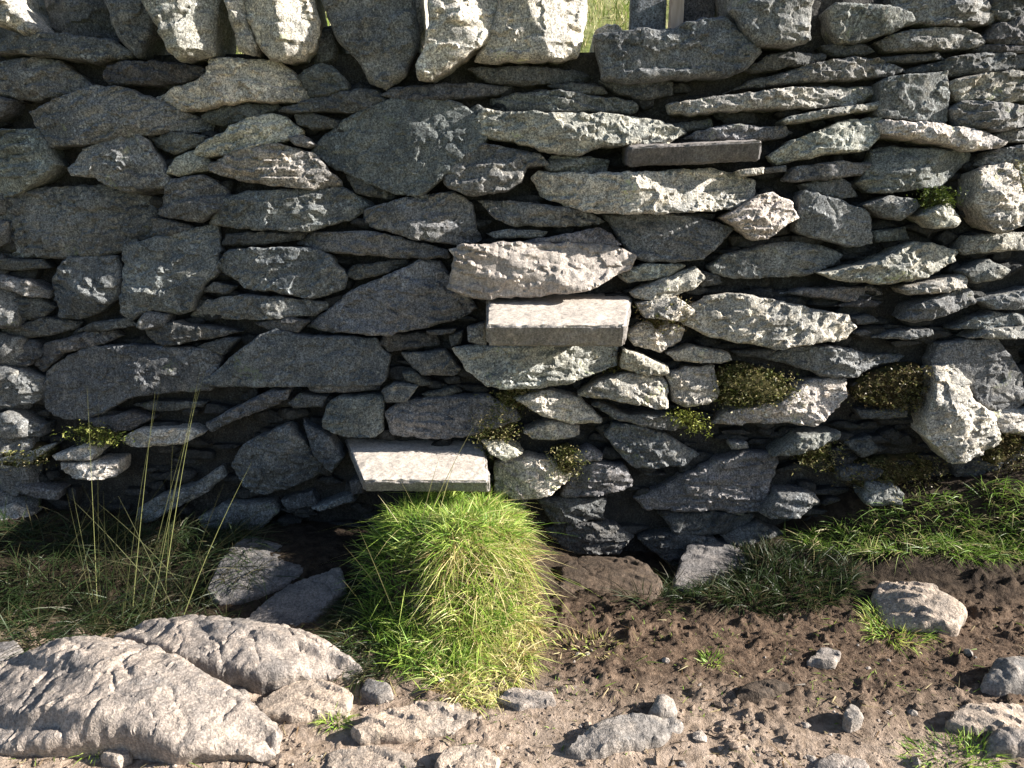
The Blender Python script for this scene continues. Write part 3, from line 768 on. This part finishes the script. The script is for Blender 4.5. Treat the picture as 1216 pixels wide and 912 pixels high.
def ground_smooth(x, y):
    z = 0.012 * fbm(np.c_[x * 2.2, y * 2.2, np.zeros(len(x))], 3)
    for cx, cy, rx, ry, h, pw in BUMPS:
        q = ((x - cx) / rx) ** 2 + ((y - cy) / ry) ** 2
        z = z + h * np.exp(-q ** pw * 1.2)
    return z
def ground_z(x, y):
    x = np.atleast_1d(np.asarray(x, float)); y = np.atleast_1d(np.asarray(y, float))
    near = sstep(-3.0, -1.7, y) * (1 - sstep(2.2, 3.2, np.abs(x))) * (1 - sstep(0.1, 0.5, y))
    z = ground_smooth(x, y)
    o = np.zeros(len(x))
    w = 0.5 + 1.0 * sstep(-1.15, -0.6, y) * (0.45 + 0.55 * sstep(-0.2, 0.4, x))
    w = w * (0.35 + 1.1 * sstep(-0.25, 0.3, fbm(np.c_[x * 4, y * 5, o + 2], 3)))
    w = np.minimum(w, 1.35) * (1 - 0.6 * sstep(-0.35, -0.1, y))
    wx = x + 0.05 * fbm(np.c_[x * 8, y * 8, o + 21], 3); wy = y + 0.05 * fbm(np.c_[x * 8, y * 8, o + 27], 3)
    z = z + near * (0.010 * fbm(np.c_[x * 9, y * 11, o], 3) + w * (0.048 * np.maximum(0, fbm(np.c_[wx * 15, wy * 24, o + 4], 4, .55) - 0.05)
                    + 0.019 * np.abs(fbm(np.c_[wx * 34, wy * 50, o + 8], 3, .65))))
    hill = np.maximum(0, y - 0.75)
    return z + np.where(y > 0.75, 0.42 * hill / (1 + hill / 260) + 0.25 * sstep(0.75, 1.4, y), 0)
def coords(lo, hi, step, far):
    fine = np.arange(lo, hi + step / 2, step); s, outl, outr = step, [], []
    a, b = fine[0], fine[-1]
    while a > -far or b < far:
        s *= 1.22; a -= s; b += s; outl.append(a); outr.append(b)
    return np.concatenate([outl[::-1], fine, outr])
xs, ys = coords(-2.0, 2.0, 0.008, 260), coords(-1.32, 0.02, 0.007, 260)
X, Y = np.meshgrid(xs, ys)
Z = ground_z(X.ravel(), Y.ravel())
nx, ny = len(xs), len(ys)
I = (np.arange(ny - 1)[:, None] * nx + np.arange(nx - 1)[None]).ravel()
F = np.stack([I, I + 1, I + nx + 1, I + nx], 1).tolist()
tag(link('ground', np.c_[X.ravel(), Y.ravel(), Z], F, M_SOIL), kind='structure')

# ------------------------------------------------------------------ rocks lying on the ground: height, edge, tint, tilt to the right, towards the wall, outline, label
ROCKS = [
 (0.10, 0.02, 'w', 0.0, 0.02, '-60,800 -10,784 40,780 95,768 150,767 195,790 240,815 300,838 338,866 325,886 262,890 213,896 150,884 70,886 -60,880', 'boulder', 'biggest pale boulder, broad and low in the near corner of the path', 0.035),
 (0.085, 0.02, 'w', 0.03, 0.08, '128,762 200,742 235,738 290,750 350,752 400,770 432,788 425,803 380,801 345,808 320,815 260,808 215,800 175,780', 'boulder', 'humped tan boulder with a shaded front, behind the biggest pale one', 0.03),
 (0.025, 0.012, 'v', 0.0, 0.0, '300,838 345,810 380,809 420,825 415,848 350,856 310,852', 'stone', 'flat pale stone between the tan boulder and the tussock', 0.0),
 (0.03, 0.01, 'v', 0.0, 0.0, '415,872 440,852 500,838 545,835 570,850 540,868 490,877 430,881', 'stone', 'flat pale slab sunk in the path below the bright tussock', 0.0),
 (0.03, 0.01, 'v', 0.0, 0.0, '515,912 530,892 572,889 595,902 590,916 520,918', 'stone', 'small flat stone at the picture edge below the sunken pale slab', 0.0),
 (0.06, 0.015, 'v', -0.02, 0.0, '1033,705 1050,694 1100,696 1135,713 1148,733 1138,748 1090,744 1050,735', 'stone', 'domed cream stone with a dark underside below the grass bank', 0.01),
 (0.045, 0.012, 'g', 0.15, 0.0, '668,890 700,866 735,853 800,850 815,860 785,880 715,893 690,894', 'stone', 'grey ridged stone in the open soil with its shaded side towards the tussock', 0.0),
 (0.04, 0.012, 'g', 0.0, 0.0, '768,848 780,828 800,830 808,845 785,852', 'stone', 'fist-sized grey stone just above the grey ridged one', 0.01),
 (0.06, 0.02, 'g', 0.1, 0.0, '1163,812 1180,790 1210,784 1235,790 1235,815 1190,820', 'stone', 'rounded blue-grey stone at the edge of the muddy soil', 0.01),
 (0.035, 0.012, 'v', 0.0, 0.0, '1122,860 1140,842 1216,838 1235,850 1235,866 1150,870', 'stone', 'pale flat-topped stone behind the corner grass', 0.0),
 (0.05, 0.015, 'w', 0.0, 0.0, '1168,886 1180,866 1235,866 1235,895 1172,892', 'stone', 'pale stone half hidden by the corner grass', 0.01),
 (0.02, 0.01, 'w', 0.0, 0.0, '960,918 968,902 990,897 1030,903 1036,918', 'stone', 'flat pale stone on the bare soil at the bottom edge', 0.0),
 (0.05, 0.01, 'g', 0.0, 0.0, '1000,856 1008,838 1020,842 1026,858 1010,863', 'stone', 'small upright stone casting a long dark shadow on the soil', 0.0),
 (0.04, 0.015, 'b', 0.0, 0.0, '-12,770 20,764 32,778 28,788 -12,790', 'stone', 'small shaded stone behind the biggest boulder at the picture edge', 0.0),
 (0.015, 0.04, 'n', 0.0, -0.18, '652,705 660,662 690,650 760,656 790,690 780,722 700,740 660,730', 'stone', 'dusty brown earth-covered stone in the shaded hollow', 0.0),
 (0.03, 0.015, 'b', 0.0, -0.25, '797,690 812,656 870,637 907,655 893,686 830,697', 'stone', 'shaded blue-grey stone at the wall foot beside the grass bank', 0.0),
 (0.025, 0.01, 'w', 0.0, 0.0, '955,790 978,770 1000,777 992,792', 'stone', 'small whitish stone on the dark muddy soil', 0.0),
 (0.03, 0.01, 'w', 0.0, 0.0, '118,902 130,884 152,886 158,900 140,908', 'stone', 'small pale stone in front of the little green tuft', 0.0),
 (0.015, 0.01, 'v', 0.0, 0.0, '382,918 390,894 440,886 505,896 512,918', 'stone', 'wide flat stone set in the dusty path at the bottom edge', 0.0),
 (0.03, 0.015, 'n', 0.0, 0.0, '868,832 882,815 915,808 942,816 906,832', 'stone', 'brown crusted lump on the muddy soil', 0.0),
 (0.025, 0.008, 'b', 0.0, -0.36, '243,692 262,670 297,645 368,655 377,668 341,688 287,699 257,702', 'footing stone', 'upper of two flat shaded footing stones left of the tussock', 0.0),
 (0.04, 0.008, 'b', 0.0, -0.30, '286,736 331,705 405,688 414,705 365,739 338,750 300,753', 'footing stone', 'lower of two flat shaded footing stones left of the tussock', 0.0),
 (0.03, 0.01, 'g', 0.0, 0.0, '426,822 436,810 462,815 468,828 448,834', 'stone', 'small rough stone at the near foot of the bright tussock', 0.0),
 (0.02, 0.01, 'g', 0.0, 0.0, '258,822 270,812 292,818 298,830 275,834', 'stone', 'pebble-like stone in the dip between the two boulders', 0.0),
 (0.02, 0.01, 'w', 0.0, 0.0, '586,828 610,818 655,822 660,836 615,842', 'stone', 'low dusty stone in the soil under the straw-coloured grass', 0.0),
]
GT = {'v': (1.0, 0.94, 0.87), 'w': (0.84, 0.83, 0.83), 'g': (0.70, 0.72, 0.74), 'b': (0.42, 0.45, 0.5), 'n': (0.20, 0.165, 0.135)}
rock_polys = []
for i, (hgt, edge, tint, rt, up, s, cat, label, dome) in enumerate(ROCKS):
    px = parse(s)
    base = float(ground_smooth(*[np.array([q]) for q in gpt(px[:, 0].mean(), px[:, 1].mean(), 0.03)])[0])
    xy = ground_xy(px[:, 0], px[:, 1], base + hgt * 0.45)
    rock_polys.append(xy)
    put = lambda u, v, n: np.stack(np.broadcast_arrays(u, v, n), -1)
    V, F = stone_geometry(xy, put, 700 + i, up, rt, base + hgt + (0.003 if hgt < 0.036 else 0), crack=0.006 if i < 2 else 0.004, depth=hgt + 0.08, under=0.05 if i < 2 else 0.03, cut=[(R(222), .30, .012)] if i == 0 else [(R(255), .9, .10)] if i == 1 else (), res=0.007, edge=edge, rough=0.45 if hgt < 0.036 else 0.85 if i > 1 else 0.9,
                          facets=2 if cat[0] == 'f' or hgt < 0.036 else 4 if i < 2 else 6, steep=0.2 if cat[0] == 'f' or i < 2 or hgt < 0.036 else 0.6, layer=0.15, dome=dome, rnd=0.11, terr=0.4,
                          bed=(0.034, 0.16, 2.75, 2.6, .6) if i == 0 else (0.028, 0.12, 2.9, 3, .6) if i == 1 else (0.010, 0.05, 2.8, 5, .7))
    name = {'boulder': 'boulder', 'stone': 'loose_stone', 'footing stone': 'footing_stone'}[cat]
    tag(link(name, V, F, M_PATHROCK, None, GT[tint], 38), label, cat, {'stone': 'loose stones on the path', 'boulder': 'boulders by the path', 'footing stone': 'footing stones at the wall foot'}[cat])

def in_poly(q, p):
    ins = np.zeros(len(q), bool)
    for (ax, ay), (bx, by) in zip(p, np.roll(p, -1, 0)):
        k = (ay > q[:, 1]) != (by > q[:, 1])
        ins ^= k & (q[:, 0] < (bx - ax) * (q[:, 1] - ay) / (by - ay + 1e-12) + ax)
    return ins

# gravel and crumbs of soil: far too many to count
def crumbs(n, lo, hi, size, seed, mat, color, name):
    g = np.random.default_rng(seed)
    ico_v = np.array([(0, 0, 1), (.894, 0, .447), (.276, .851, .447), (-.724, .526, .447), (-.724, -.526, .447), (.276, -.851, .447),
                      (.724, .526, -.447), (-.276, .851, -.447), (-.894, 0, -.447), (-.276, -.851, -.447), (.724, -.526, -.447), (0, 0, -1)])
    ico_f = [(0, 1, 2), (0, 2, 3), (0, 3, 4), (0, 4, 5), (0, 5, 1), (1, 6, 2), (2, 7, 3), (3, 8, 4), (4, 9, 5), (5, 10, 1), (2, 6, 7), (3, 7, 8), (4, 8, 9), (5, 9, 10), (1, 10, 6), (6, 11, 7), (7, 11, 8), (8, 11, 9), (9, 11, 10), (10, 11, 6)]
    px = g.uniform(lo[0], hi[0], n); py = g.uniform(lo[1], hi[1], n)
    xy = gpt(px, py, 0.0); z = ground_z(xy[:, 0], xy[:, 1])
    r = size[0] * np.exp(g.exponential(0.45, n)); r = np.minimum(r, size[1])
    V, F = [], []
    for k in range(n):
        s = r[k] * g.uniform(.6, 1.3, 3) * np.array([1.2, 1.2, .8]); a = g.uniform(0, 6.28)
        v = ico_v * s * g.uniform(.75, 1.25, (12, 1))
        v = np.c_[v[:, 0] * math.cos(a) - v[:, 1] * math.sin(a), v[:, 0] * math.sin(a) + v[:, 1] * math.cos(a), v[:, 2]]
        V.append(v + [xy[k, 0], xy[k, 1], z[k] + s[2] * .05]); F += [tuple(i + 12 * k for i in f) for f in ico_f]
    tag(link(name, np.vstack(V), F, mat, None, color, smooth=False), kind='stuff')
crumbs(3400, (-60, 715), (1280, 930), (0.002, 0.013), 41, M_SOIL, (1, 1, 1), 'soil_crumbs')
crumbs(130, (-60, 760), (1280, 930), (0.004, 0.016), 42, M_PATHROCK, (.9, .9, .9), 'gravel')

# ------------------------------------------------------------------ grass and moss
def blades(name, B, D, L, W, bend, tint, mat, parent=None, seg=4, seed=0):
    g = np.random.default_rng(seed)
    n = len(B)
    D = D / np.linalg.norm(D, axis=1)[:, None]
    side = np.cross(D, g.normal(size=(n, 3))); side /= np.linalg.norm(side, axis=1)[:, None] + 1e-9
    curl = D * [1, 1, 0] + g.normal(0, .25, (n, 3)); curl[:, 2] = -1.0
    t = np.linspace(0, 1, seg + 1)
    P = np.empty((n, 2 * (seg + 1), 3))
    for k, tk in enumerate(t):
        c = B + (L * tk)[:, None] * D + (L * bend * tk * tk)[:, None] * curl
        w = (W * (1 - tk ** 1.6 * 0.94) * 0.5)[:, None]
        P[:, 2 * k] = c - side * w; P[:, 2 * k + 1] = c + side * w
    off = (np.arange(n) * 2 * (seg + 1))[:, None]
    F = np.concatenate([off + np.array([[2 * k, 2 * k + 1, 2 * k + 3, 2 * k + 2]]) for k in range(seg)], 0)
    o = link(name, P.reshape(-1, 3), F.tolist(), mat, parent)
    ca = o.data.color_attributes.new('tint', 'FLOAT_COLOR', 'POINT')
    ca.data.foreach_set('color', np.repeat(np.c_[tint, np.ones(n)], 2 * (seg + 1), 0).astype(np.float32).ravel())
    return o

def on_ground(x, y):
    return np.c_[x, y, ground_z(x, y) - 0.004]

def sward(name, n, px, py, length, width, lean, bend, cols, seed, spread=None, zref=0.05, parent=None, outward=0.5, wild=0.28, gap=-9):
    """Blades scattered over a patch given by the picture of its footprint (px, py: centre and half-size)."""
    g = np.random.default_rng(seed)
    c = gpt(px[0], py[0], zref)
    rx = abs(gpt(px[0] + px[1], py[0], zref)[0] - c[0]); ry = abs(gpt(px[0], py[0] - py[1], zref)[1] - gpt(px[0], py[0] + py[1], zref)[1]) / 2
    a = g.uniform(0, 2 * math.pi, n); r = np.sqrt(g.uniform(0, 1, n)) if spread is None else g.uniform(0, 1, n) ** spread
    x, y = c[0] + rx * r * np.cos(a), c[1] + ry * r * np.sin(a)
    k = y < 0.04; x, y, a, r = x[k], y[k], a[k], r[k]; n = len(x)
    clump = fbm(np.c_[x * 9, y * 9, np.zeros(n)], 2)
    k = clump + g.normal(0, .15, n) > gap; x, y, a, r, clump = x[k], y[k], a[k], r[k], clump[k]; n = len(x)
    tw = np.c_[fbm(np.c_[x * 14, y * 14, np.zeros(n) + 3], 2), fbm(np.c_[x * 14, y * 14, np.zeros(n) + 8], 2)]
    D = np.c_[np.cos(a) * r * outward + g.normal(0, wild, n) + lean[0] + tw[:, 0], np.sin(a) * r * outward + g.normal(0, wild, n) + lean[1] + tw[:, 1], np.ones(n) * 0.8]
    L = g.uniform(*length, n) * (1 + 0.8 * clump)
    mixr = np.clip(g.uniform(0, 1, n) + 0.5 * clump, 0, 0.999)
    cols = np.array(cols); tint = cols[(mixr * len(cols)).astype(int)] * g.uniform(.75, 1.25, (n, 1))
    return blades(name, on_ground(x, y), D, L, g.uniform(*width, n), g.uniform(*bend, n), tint, M_BLADE, parent, 4, seed)

GREEN = [(0.12, 0.23, 0.03), (0.19, 0.33, 0.045), (0.27, 0.39, 0.06), (0.37, 0.44, 0.11)]
STRAW = [(0.62, 0.54, 0.26), (0.70, 0.62, 0.34), (0.46, 0.48, 0.14), (0.32, 0.44, 0.08), (0.38, 0.28, 0.13)]
SHADE_GREEN = [(0.018, 0.034, 0.010), (0.023, 0.044, 0.012), (0.03, 0.048, 0.015), (0.065, 0.058, 0.028)]  # shade put into the blade colour, for grass lying in shadow

from mathutils import Matrix
def adopt(o, parent):
    o.parent = parent; o.matrix_parent_inverse = Matrix.Translation(-Vector(parent.location))
    return o
t = empty('grass_tussock', (*gpt(530, 690, 0.1), 0.1))
tag(t, 'big bright green tussock with straw-coloured flank under the lowest step', 'grass tussock')
adopt(sward('green_blades', 12000, (530, 92), (664, 86), (0.03, 0.10), (0.002, 0.005), (0.02, -0.12), (0.0, 0.7), GREEN, 61, zref=0.1, wild=0.6, outward=.12), t)
adopt(sward('loose_blades', 420, (528, 104), (670, 94), (0.06, 0.16), (0.002, 0.0045), (0.0, -0.15), (0.3, 1.1), GREEN + STRAW[:1], 60, zref=0.1, wild=0.8, outward=.5), t)
adopt(sward('straw_blades', 8000, (572, 66), (712, 84), (0.03, 0.09), (0.002, 0.0045), (0.12, -0.35), (0.3, 1.1), STRAW, 62, zref=0.08, wild=0.75, outward=.15), t)
def stems(name, roots, tips, width, seed, zref, col=(0.30, 0.28, 0.12), parent=None, lean_out=0.0):
    """Tall flowering stems from a root on the ground to a tip, each given where the photo shows it."""
    g = np.random.default_rng(seed); B, D, L = [], [], []
    for (rx, ry), (tx, ty) in zip(roots, tips):
        xy = gpt(rx, ry, zref); b = np.array([xy[0], xy[1], ground_z(xy[0], xy[1])[0]])
        d = ray(tx, ty); yy = xy[1] + lean_out; s = (yy - CAM[1]) / d[1]; e = CAM + d * s
        v = e - b; v[2] += 0.12 * np.linalg.norm(v); B.append(b); D.append(v); L.append(np.linalg.norm(v))
    n = len(B)
    return blades(name, np.array(B), np.array(D), np.array(L), np.full(n, width), np.full(n, 0.06), np.array([col] * n) * g.uniform(.8, 1.3, (n, 1)), M_BLADE, parent, 7, seed)
adopt(stems('seed_stem', [(505, 660), (520, 650), (500, 640), (540, 640), (455, 680), (470, 700), (440, 690), (480, 650), (500, 655)], [(560, 505), (540, 545), (470, 560), (505, 540), (412, 650), (425, 630), (408, 690), (450, 590), (522, 540)], 0.0032, 63, 0.15), t)
adopt(stems('dry_stalk', [(600, 650), (620, 640), (560, 680)], [(690, 735), (655, 700), (690, 730)], 0.0045, 64, 0.1, (0.42, 0.38, 0.24)), t)

t2 = empty('rush_tussock', (*gpt(150, 690, 0.08), 0.1))
tag(t2, 'dark shaded tussock of long thin grass with tall stems against the wall', 'grass tussock')
adopt(sward('dark_blades', 9000, (90, 215), (672, 78), (0.05, 0.18), (0.002, 0.004), (0.05, -0.1), (0.2, 1.0), SHADE_GREEN, 71, zref=0.06, wild=.6, gap=-.2), t2)
adopt(stems('tall_stem', [(108, 680), (112, 685), (140, 690), (150, 685), (170, 690), (175, 680), (185, 690), (190, 690), (160, 690), (205, 690), (210, 700), (120, 690)],
            [(109, 470), (113, 480), (183, 470), (186, 478), (238, 452), (243, 448), (232, 480), (210, 520), (215, 540), (262, 590), (290, 560), (125, 590)], 0.003, 72, 0.08, (0.19, 0.2, 0.08)), t2)
g = np.random.default_rng(73)
adopt(stems('fine_stem', [(g.uniform(20, 240), g.uniform(670, 715)) for _ in range(46)], [(g.uniform(60, 330), g.uniform(565, 690)) for _ in range(46)], 0.0026, 74, 0.05, (0.075, 0.08, 0.035), lean_out=-0.08), t2)

# straw, bits of dead stalk and leaf trodden into the soil
g = np.random.default_rng(86); n = 900
xy = gpt(g.uniform(-40, 1260, n), g.uniform(725, 925, n)); a = g.uniform(0, 6.28, n)
o = blades('litter', np.c_[xy, ground_z(xy[:, 0], xy[:, 1]) + 0.003], np.c_[np.cos(a), np.sin(a), g.uniform(-.1, .25, n)], g.uniform(.01, .05, n), g.uniform(.0015, .005, n), g.uniform(0, .15, n),
           np.array([(0.36, 0.30, 0.17), (0.16, 0.10, 0.05), (0.07, 0.05, 0.03), (0.14, 0.2, 0.04)])[g.integers(0, 4, n)], M_BLADE, None, 3, 86)
tag(o, kind='stuff')
bank = sward('bank_grass', 14000, (1135, 208), (592, 42), (0.025, 0.10), (0.0025, 0.0045), (-0.05, -0.1), (0.1, 0.7), [(0.08, 0.15, 0.02), (0.12, 0.21, 0.03), (0.15, 0.25, 0.04), (0.22, 0.29, 0.07), (0.32, 0.28, 0.14)], 81, zref=0.14, wild=.6, gap=-.2)
tag(bank, kind='stuff')
tag(sward('shaded_grass', 3600, (895, 115), (682, 42), (0.04, 0.10), (0.0025, 0.004), (0, -0.1), (0.2, 0.6), SHADE_GREEN, 82, zref=0.0), kind='stuff')
tag(sward('sparse_grass', 1500, (760, 420), (790, 70), (0.010, 0.028), (0.002, 0.0035), (0, -0.1), (0.1, 0.6), GREEN, 83, zref=0.0, outward=.2, gap=.16), kind='stuff')
tag(sward('foot_grass', 2200, (450, 60), (730, 60), (0.05, 0.1), (0.0022, 0.004), (-0.1, -0.2), (0.3, 0.8), SHADE_GREEN, 84, zref=0.03), kind='stuff')

TUFTS = [
 (260, (118, 26), (880, 12), (0.03, 0.055), GREEN, 'small bright tuft in front of the biggest boulder'),
 (120, (398, 16), (852, 8), (0.015, 0.035), GREEN, 'tiny green tuft on the edge of the flat pale stone'),
 (420, (1062, 34), (742, 22), (0.04, 0.08), STRAW[2:] + GREEN, 'yellowish tuft drooping over the domed cream stone'),
 (420, (1130, 60), (892, 20), (0.02, 0.05), GREEN, 'low green tuft in the near corner around the pale stones'),
 (130, (770, 30), (700, 22), (0.06, 0.14), SHADE_GREEN, 'thin dark tuft in the hollow beside the shaded blue-grey stone'),
 (90, (845, 12), (783, 7), (0.015, 0.03), GREEN, 'tiny green sprout alone on the muddy soil'),
 (150, (700, 40), (765, 14), (0.02, 0.045), STRAW, 'sparse yellow tuft on the soil at the straw flank of the tussock'),
]
for k, (n, px, py, ln, cols, label) in enumerate(TUFTS):
    o = sward('grass_tuft', n, px, py, ln, (0.0025, 0.0042), (0, -0.05), (0.1, 0.5), cols, 90 + k, zref=0.01, outward=0.9)
    tag(o, label, 'grass tuft', 'small grass tufts on the path')

def moss(px, n_leaf, cols, seed, label, out=0.02, size=(0.003, 0.007)):
    n_leaf = int(n_leaf * 1.6)
    g = np.random.default_rng(seed)
    uv = wall_uv(px[:, 0], px[:, 1]); lo, hi = uv.min(0), uv.max(0)
    q = g.uniform(lo, hi, (n_leaf * 4, 2)); q = q[in_poly(q, uv)][:n_leaf]; n = len(q)
    q = q + g.normal(0, 0.014, (n, 2)) * [2.0, .7]
    cl = fbm(np.c_[q * 40, np.zeros(n)], 3)
    nn = out + 0.045 * cl + g.normal(0, 0.006, n) - 0.01
    B = wall_pt(q[:, 0], q[:, 1], nn)
    D = np.c_[g.normal(0, .7, n), -np.abs(g.normal(.6, .5, n)), g.normal(.5, .6, n)]
    cols = np.array(cols); mixr = np.clip(g.uniform(0, 1, n) + cl * .8, 0, .999)
    V, F = stone_geometry(uv, wall_pt, seed, 0.3, 0.1, out - 0.034, depth=0.07, res=0.008, edge=0.03, rough=1.8, facets=1, steep=.2, layer=.2, terr=.2, rnd=.2)
    cush = link('moss_clump', V, F, M_CUSHION)
    tag(cush, label, 'moss', 'moss clumps on the wall')
    o = blades('frond', B, D, g.uniform(*size, n) * 1.6, g.uniform(*size, n), g.uniform(0, .5, n), cols[(mixr * len(cols)).astype(int)] * g.uniform(.6, 1.3, (n, 1)), M_MOSS, cush, 2, seed)
    tag(o, kind='stuff')
def cushion_material():
    N = Nodes('moss_cushion'); p = N.pos()
    a = N.noise(p, 45, 5, 0.7); b = N.noise(p, 9, 3, 0.6)
    c = N.mix(N.ramp(a, 0.35, 0.65), (0.018, 0.018, 0.008), (0.085, 0.078, 0.032))
    N.l(N.mix(N.ramp(b, 0.5, 0.65), c, (0.085, 0.06, 0.03)), N.b.inputs['Base Color'])
    N.b.inputs['Roughness'].default_value = 1.0; N.b.inputs['Specular IOR Level'].default_value = 0.1
    N.l(N.bump(N.noise(p, 140, 4, 0.7), 1.0, 0.012), N.b.inputs['Normal'])
    return N.m
M_CUSHION = cushion_material()
MG = [(0.06, 0.075, 0.015), (0.10, 0.11, 0.025), (0.17, 0.16, 0.06), (0.26, 0.22, 0.11)]
MB = [(0.05, 0.04, 0.018), (0.10, 0.075, 0.035), (0.18, 0.14, 0.07), (0.13, 0.13, 0.04)]
for k, (s, n, cols, label, out) in enumerate([
    ('855,440 880,432 930,445 946,465 935,480 880,484 856,480', 1500, MG, 'broad olive moss cushion filling a gap above a long sunlit ledge stone', 0.02),
    ('1015,470 1040,448 1080,435 1110,436 1110,480 1070,490 1040,484', 1500, MB, 'brown moss and dead leaves left of the bright angular stone', 0.01),
    ('1096,238 1100,228 1112,224 1122,232 1118,244 1100,246', 500, [(0.05, 0.08, 0.012), (0.09, 0.12, 0.02)], 'small round green moss ball perched on a bright stone', 0.05),
    ('795,490 815,484 832,500 834,515 818,508', 350, [(0.16, 0.19, 0.03), (0.22, 0.23, 0.05)], 'yellow-green moss edge over a curved flat stone', 0.04),
    ('660,535 676,528 684,545 676,568 662,560', 450, MG, 'pale fringed moss tuft right of the tussock top', 0.03),
    ('570,495 600,480 614,500 606,530 580,545 566,520', 700, MG, 'patchy moss hanging right of the lowest step', 0.02),
    ('78,512 110,503 146,515 150,524 110,524', 500, [(0.13, 0.17, 0.03), (0.19, 0.2, 0.05)], 'bright moss strip beside the sunlit rough stone on the shaded side', 0.035),
    ('0,535 25,530 60,535 50,552 0,556', 300, MG, 'thin moss on low stones at the shaded end', 0.03),
    ('950,532 985,520 992,540 985,555 955,556', 500, MG, 'moss hanging beneath a small leaf-shaped stone', 0.015),
    ('765,362 800,350 815,365 808,385 775,395', 450, MB, 'reddish-brown moss right of the middle step', 0.03),
    ('1165,520 1225,505 1225,560 1180,560', 700, MB, 'dry brown moss below the bright angular stone', 0.01),
    ('585,470 622,462 650,470 630,484 600,488', 450, MG, 'thin moss strip along the joint above a small stone right of the lowest step', 0.0),
    ('690,428 742,418 760,430 745,440 700,444', 450, MB, 'brown moss along the joint under the right end of the middle step', 0.0),
    ('985,562 1060,548 1120,545 1130,575 1040,590', 900, MB, 'dark brown moss in the deep joint above the grass bank', -0.02),
    ('1208,195 1218,192 1222,260 1211,262', 300, MG, 'narrow moss strip beside a bright upright stone', 0.02),
]):
    moss(parse(s), n, cols, 200 + k, label, out)

# hillside grass showing through the gaps in the coping
tag(sward('hill_grass', 10, (500, 5), (700, 5), (0.05, 0.1), (0.003, 0.005), (0, 0), (0.1, 0.4), GREEN, 99), kind='stuff') if False else None
g = np.random.default_rng(98)
n = 12000
x, y = g.uniform(-3.5, 2.2, n), g.uniform(5.0, 11.0, n)
tint = np.array(GREEN[2:] + STRAW[:2])[g.integers(0, 4, n)] * g.uniform(.35, .75, (n, 1))
o = blades('hillside_grass', on_ground(x, y), np.c_[g.normal(0, .3, n), g.normal(0, .3, n), np.ones(n)], g.uniform(.1, .35, n), g.uniform(.006, .012, n), g.uniform(.1, .5, n), tint, M_BLADE, None, 3, 98)
tag(o, kind='stuff')

# ------------------------------------------------------------------ light, sky, camera
world = bpy.data.worlds.new('World'); scene.world = world; world.use_nodes = True
nt = world.node_tree; nt.nodes.clear()
sky = nt.nodes.new('ShaderNodeTexSky'); sky.sky_type = 'NISHITA'; sky.sun_disc = False
sky.sun_elevation = SUN_EL; sky.sun_rotation = math.pi / 2 - SUN_AZ
bg = nt.nodes.new('ShaderNodeBackground'); bg.inputs[1].default_value = 0.05
wo = nt.nodes.new('ShaderNodeOutputWorld')
nt.links.new(sky.outputs[0], bg.inputs[0]); nt.links.new(bg.outputs[0], wo.inputs[0])
sd = bpy.data.lights.new('sun', 'SUN'); sd.energy = 5.0; sd.angle = R(0.5); sd.color = (1.0, 0.94, 0.85)
so = bpy.data.objects.new('sun', sd); COL.objects.link(so)
sdir = Vector((math.cos(SUN_EL) * math.cos(SUN_AZ), math.cos(SUN_EL) * math.sin(SUN_AZ), math.sin(SUN_EL)))
so.rotation_euler = sdir.to_track_quat('Z', 'Y').to_euler(); so.location = (4, 0, 5)

cd = bpy.data.cameras.new('camera'); cam = bpy.data.objects.new('camera', cd); COL.objects.link(cam)
cam.location = CAM; cam.rotation_euler = (math.pi / 2 - PITCH, 0, 0)
cd.sensor_fit = 'HORIZONTAL'; cd.angle = 2 * math.atan(CX / FPX); cd.clip_end = 1000; cd.clip_start = 0.02
scene.camera = cam
vs = scene.view_settings
vs.view_transform = 'Standard'; vs.look = 'None'; vs.gamma = 1; vs.use_curve_mapping = False; vs.exposure = 1.8
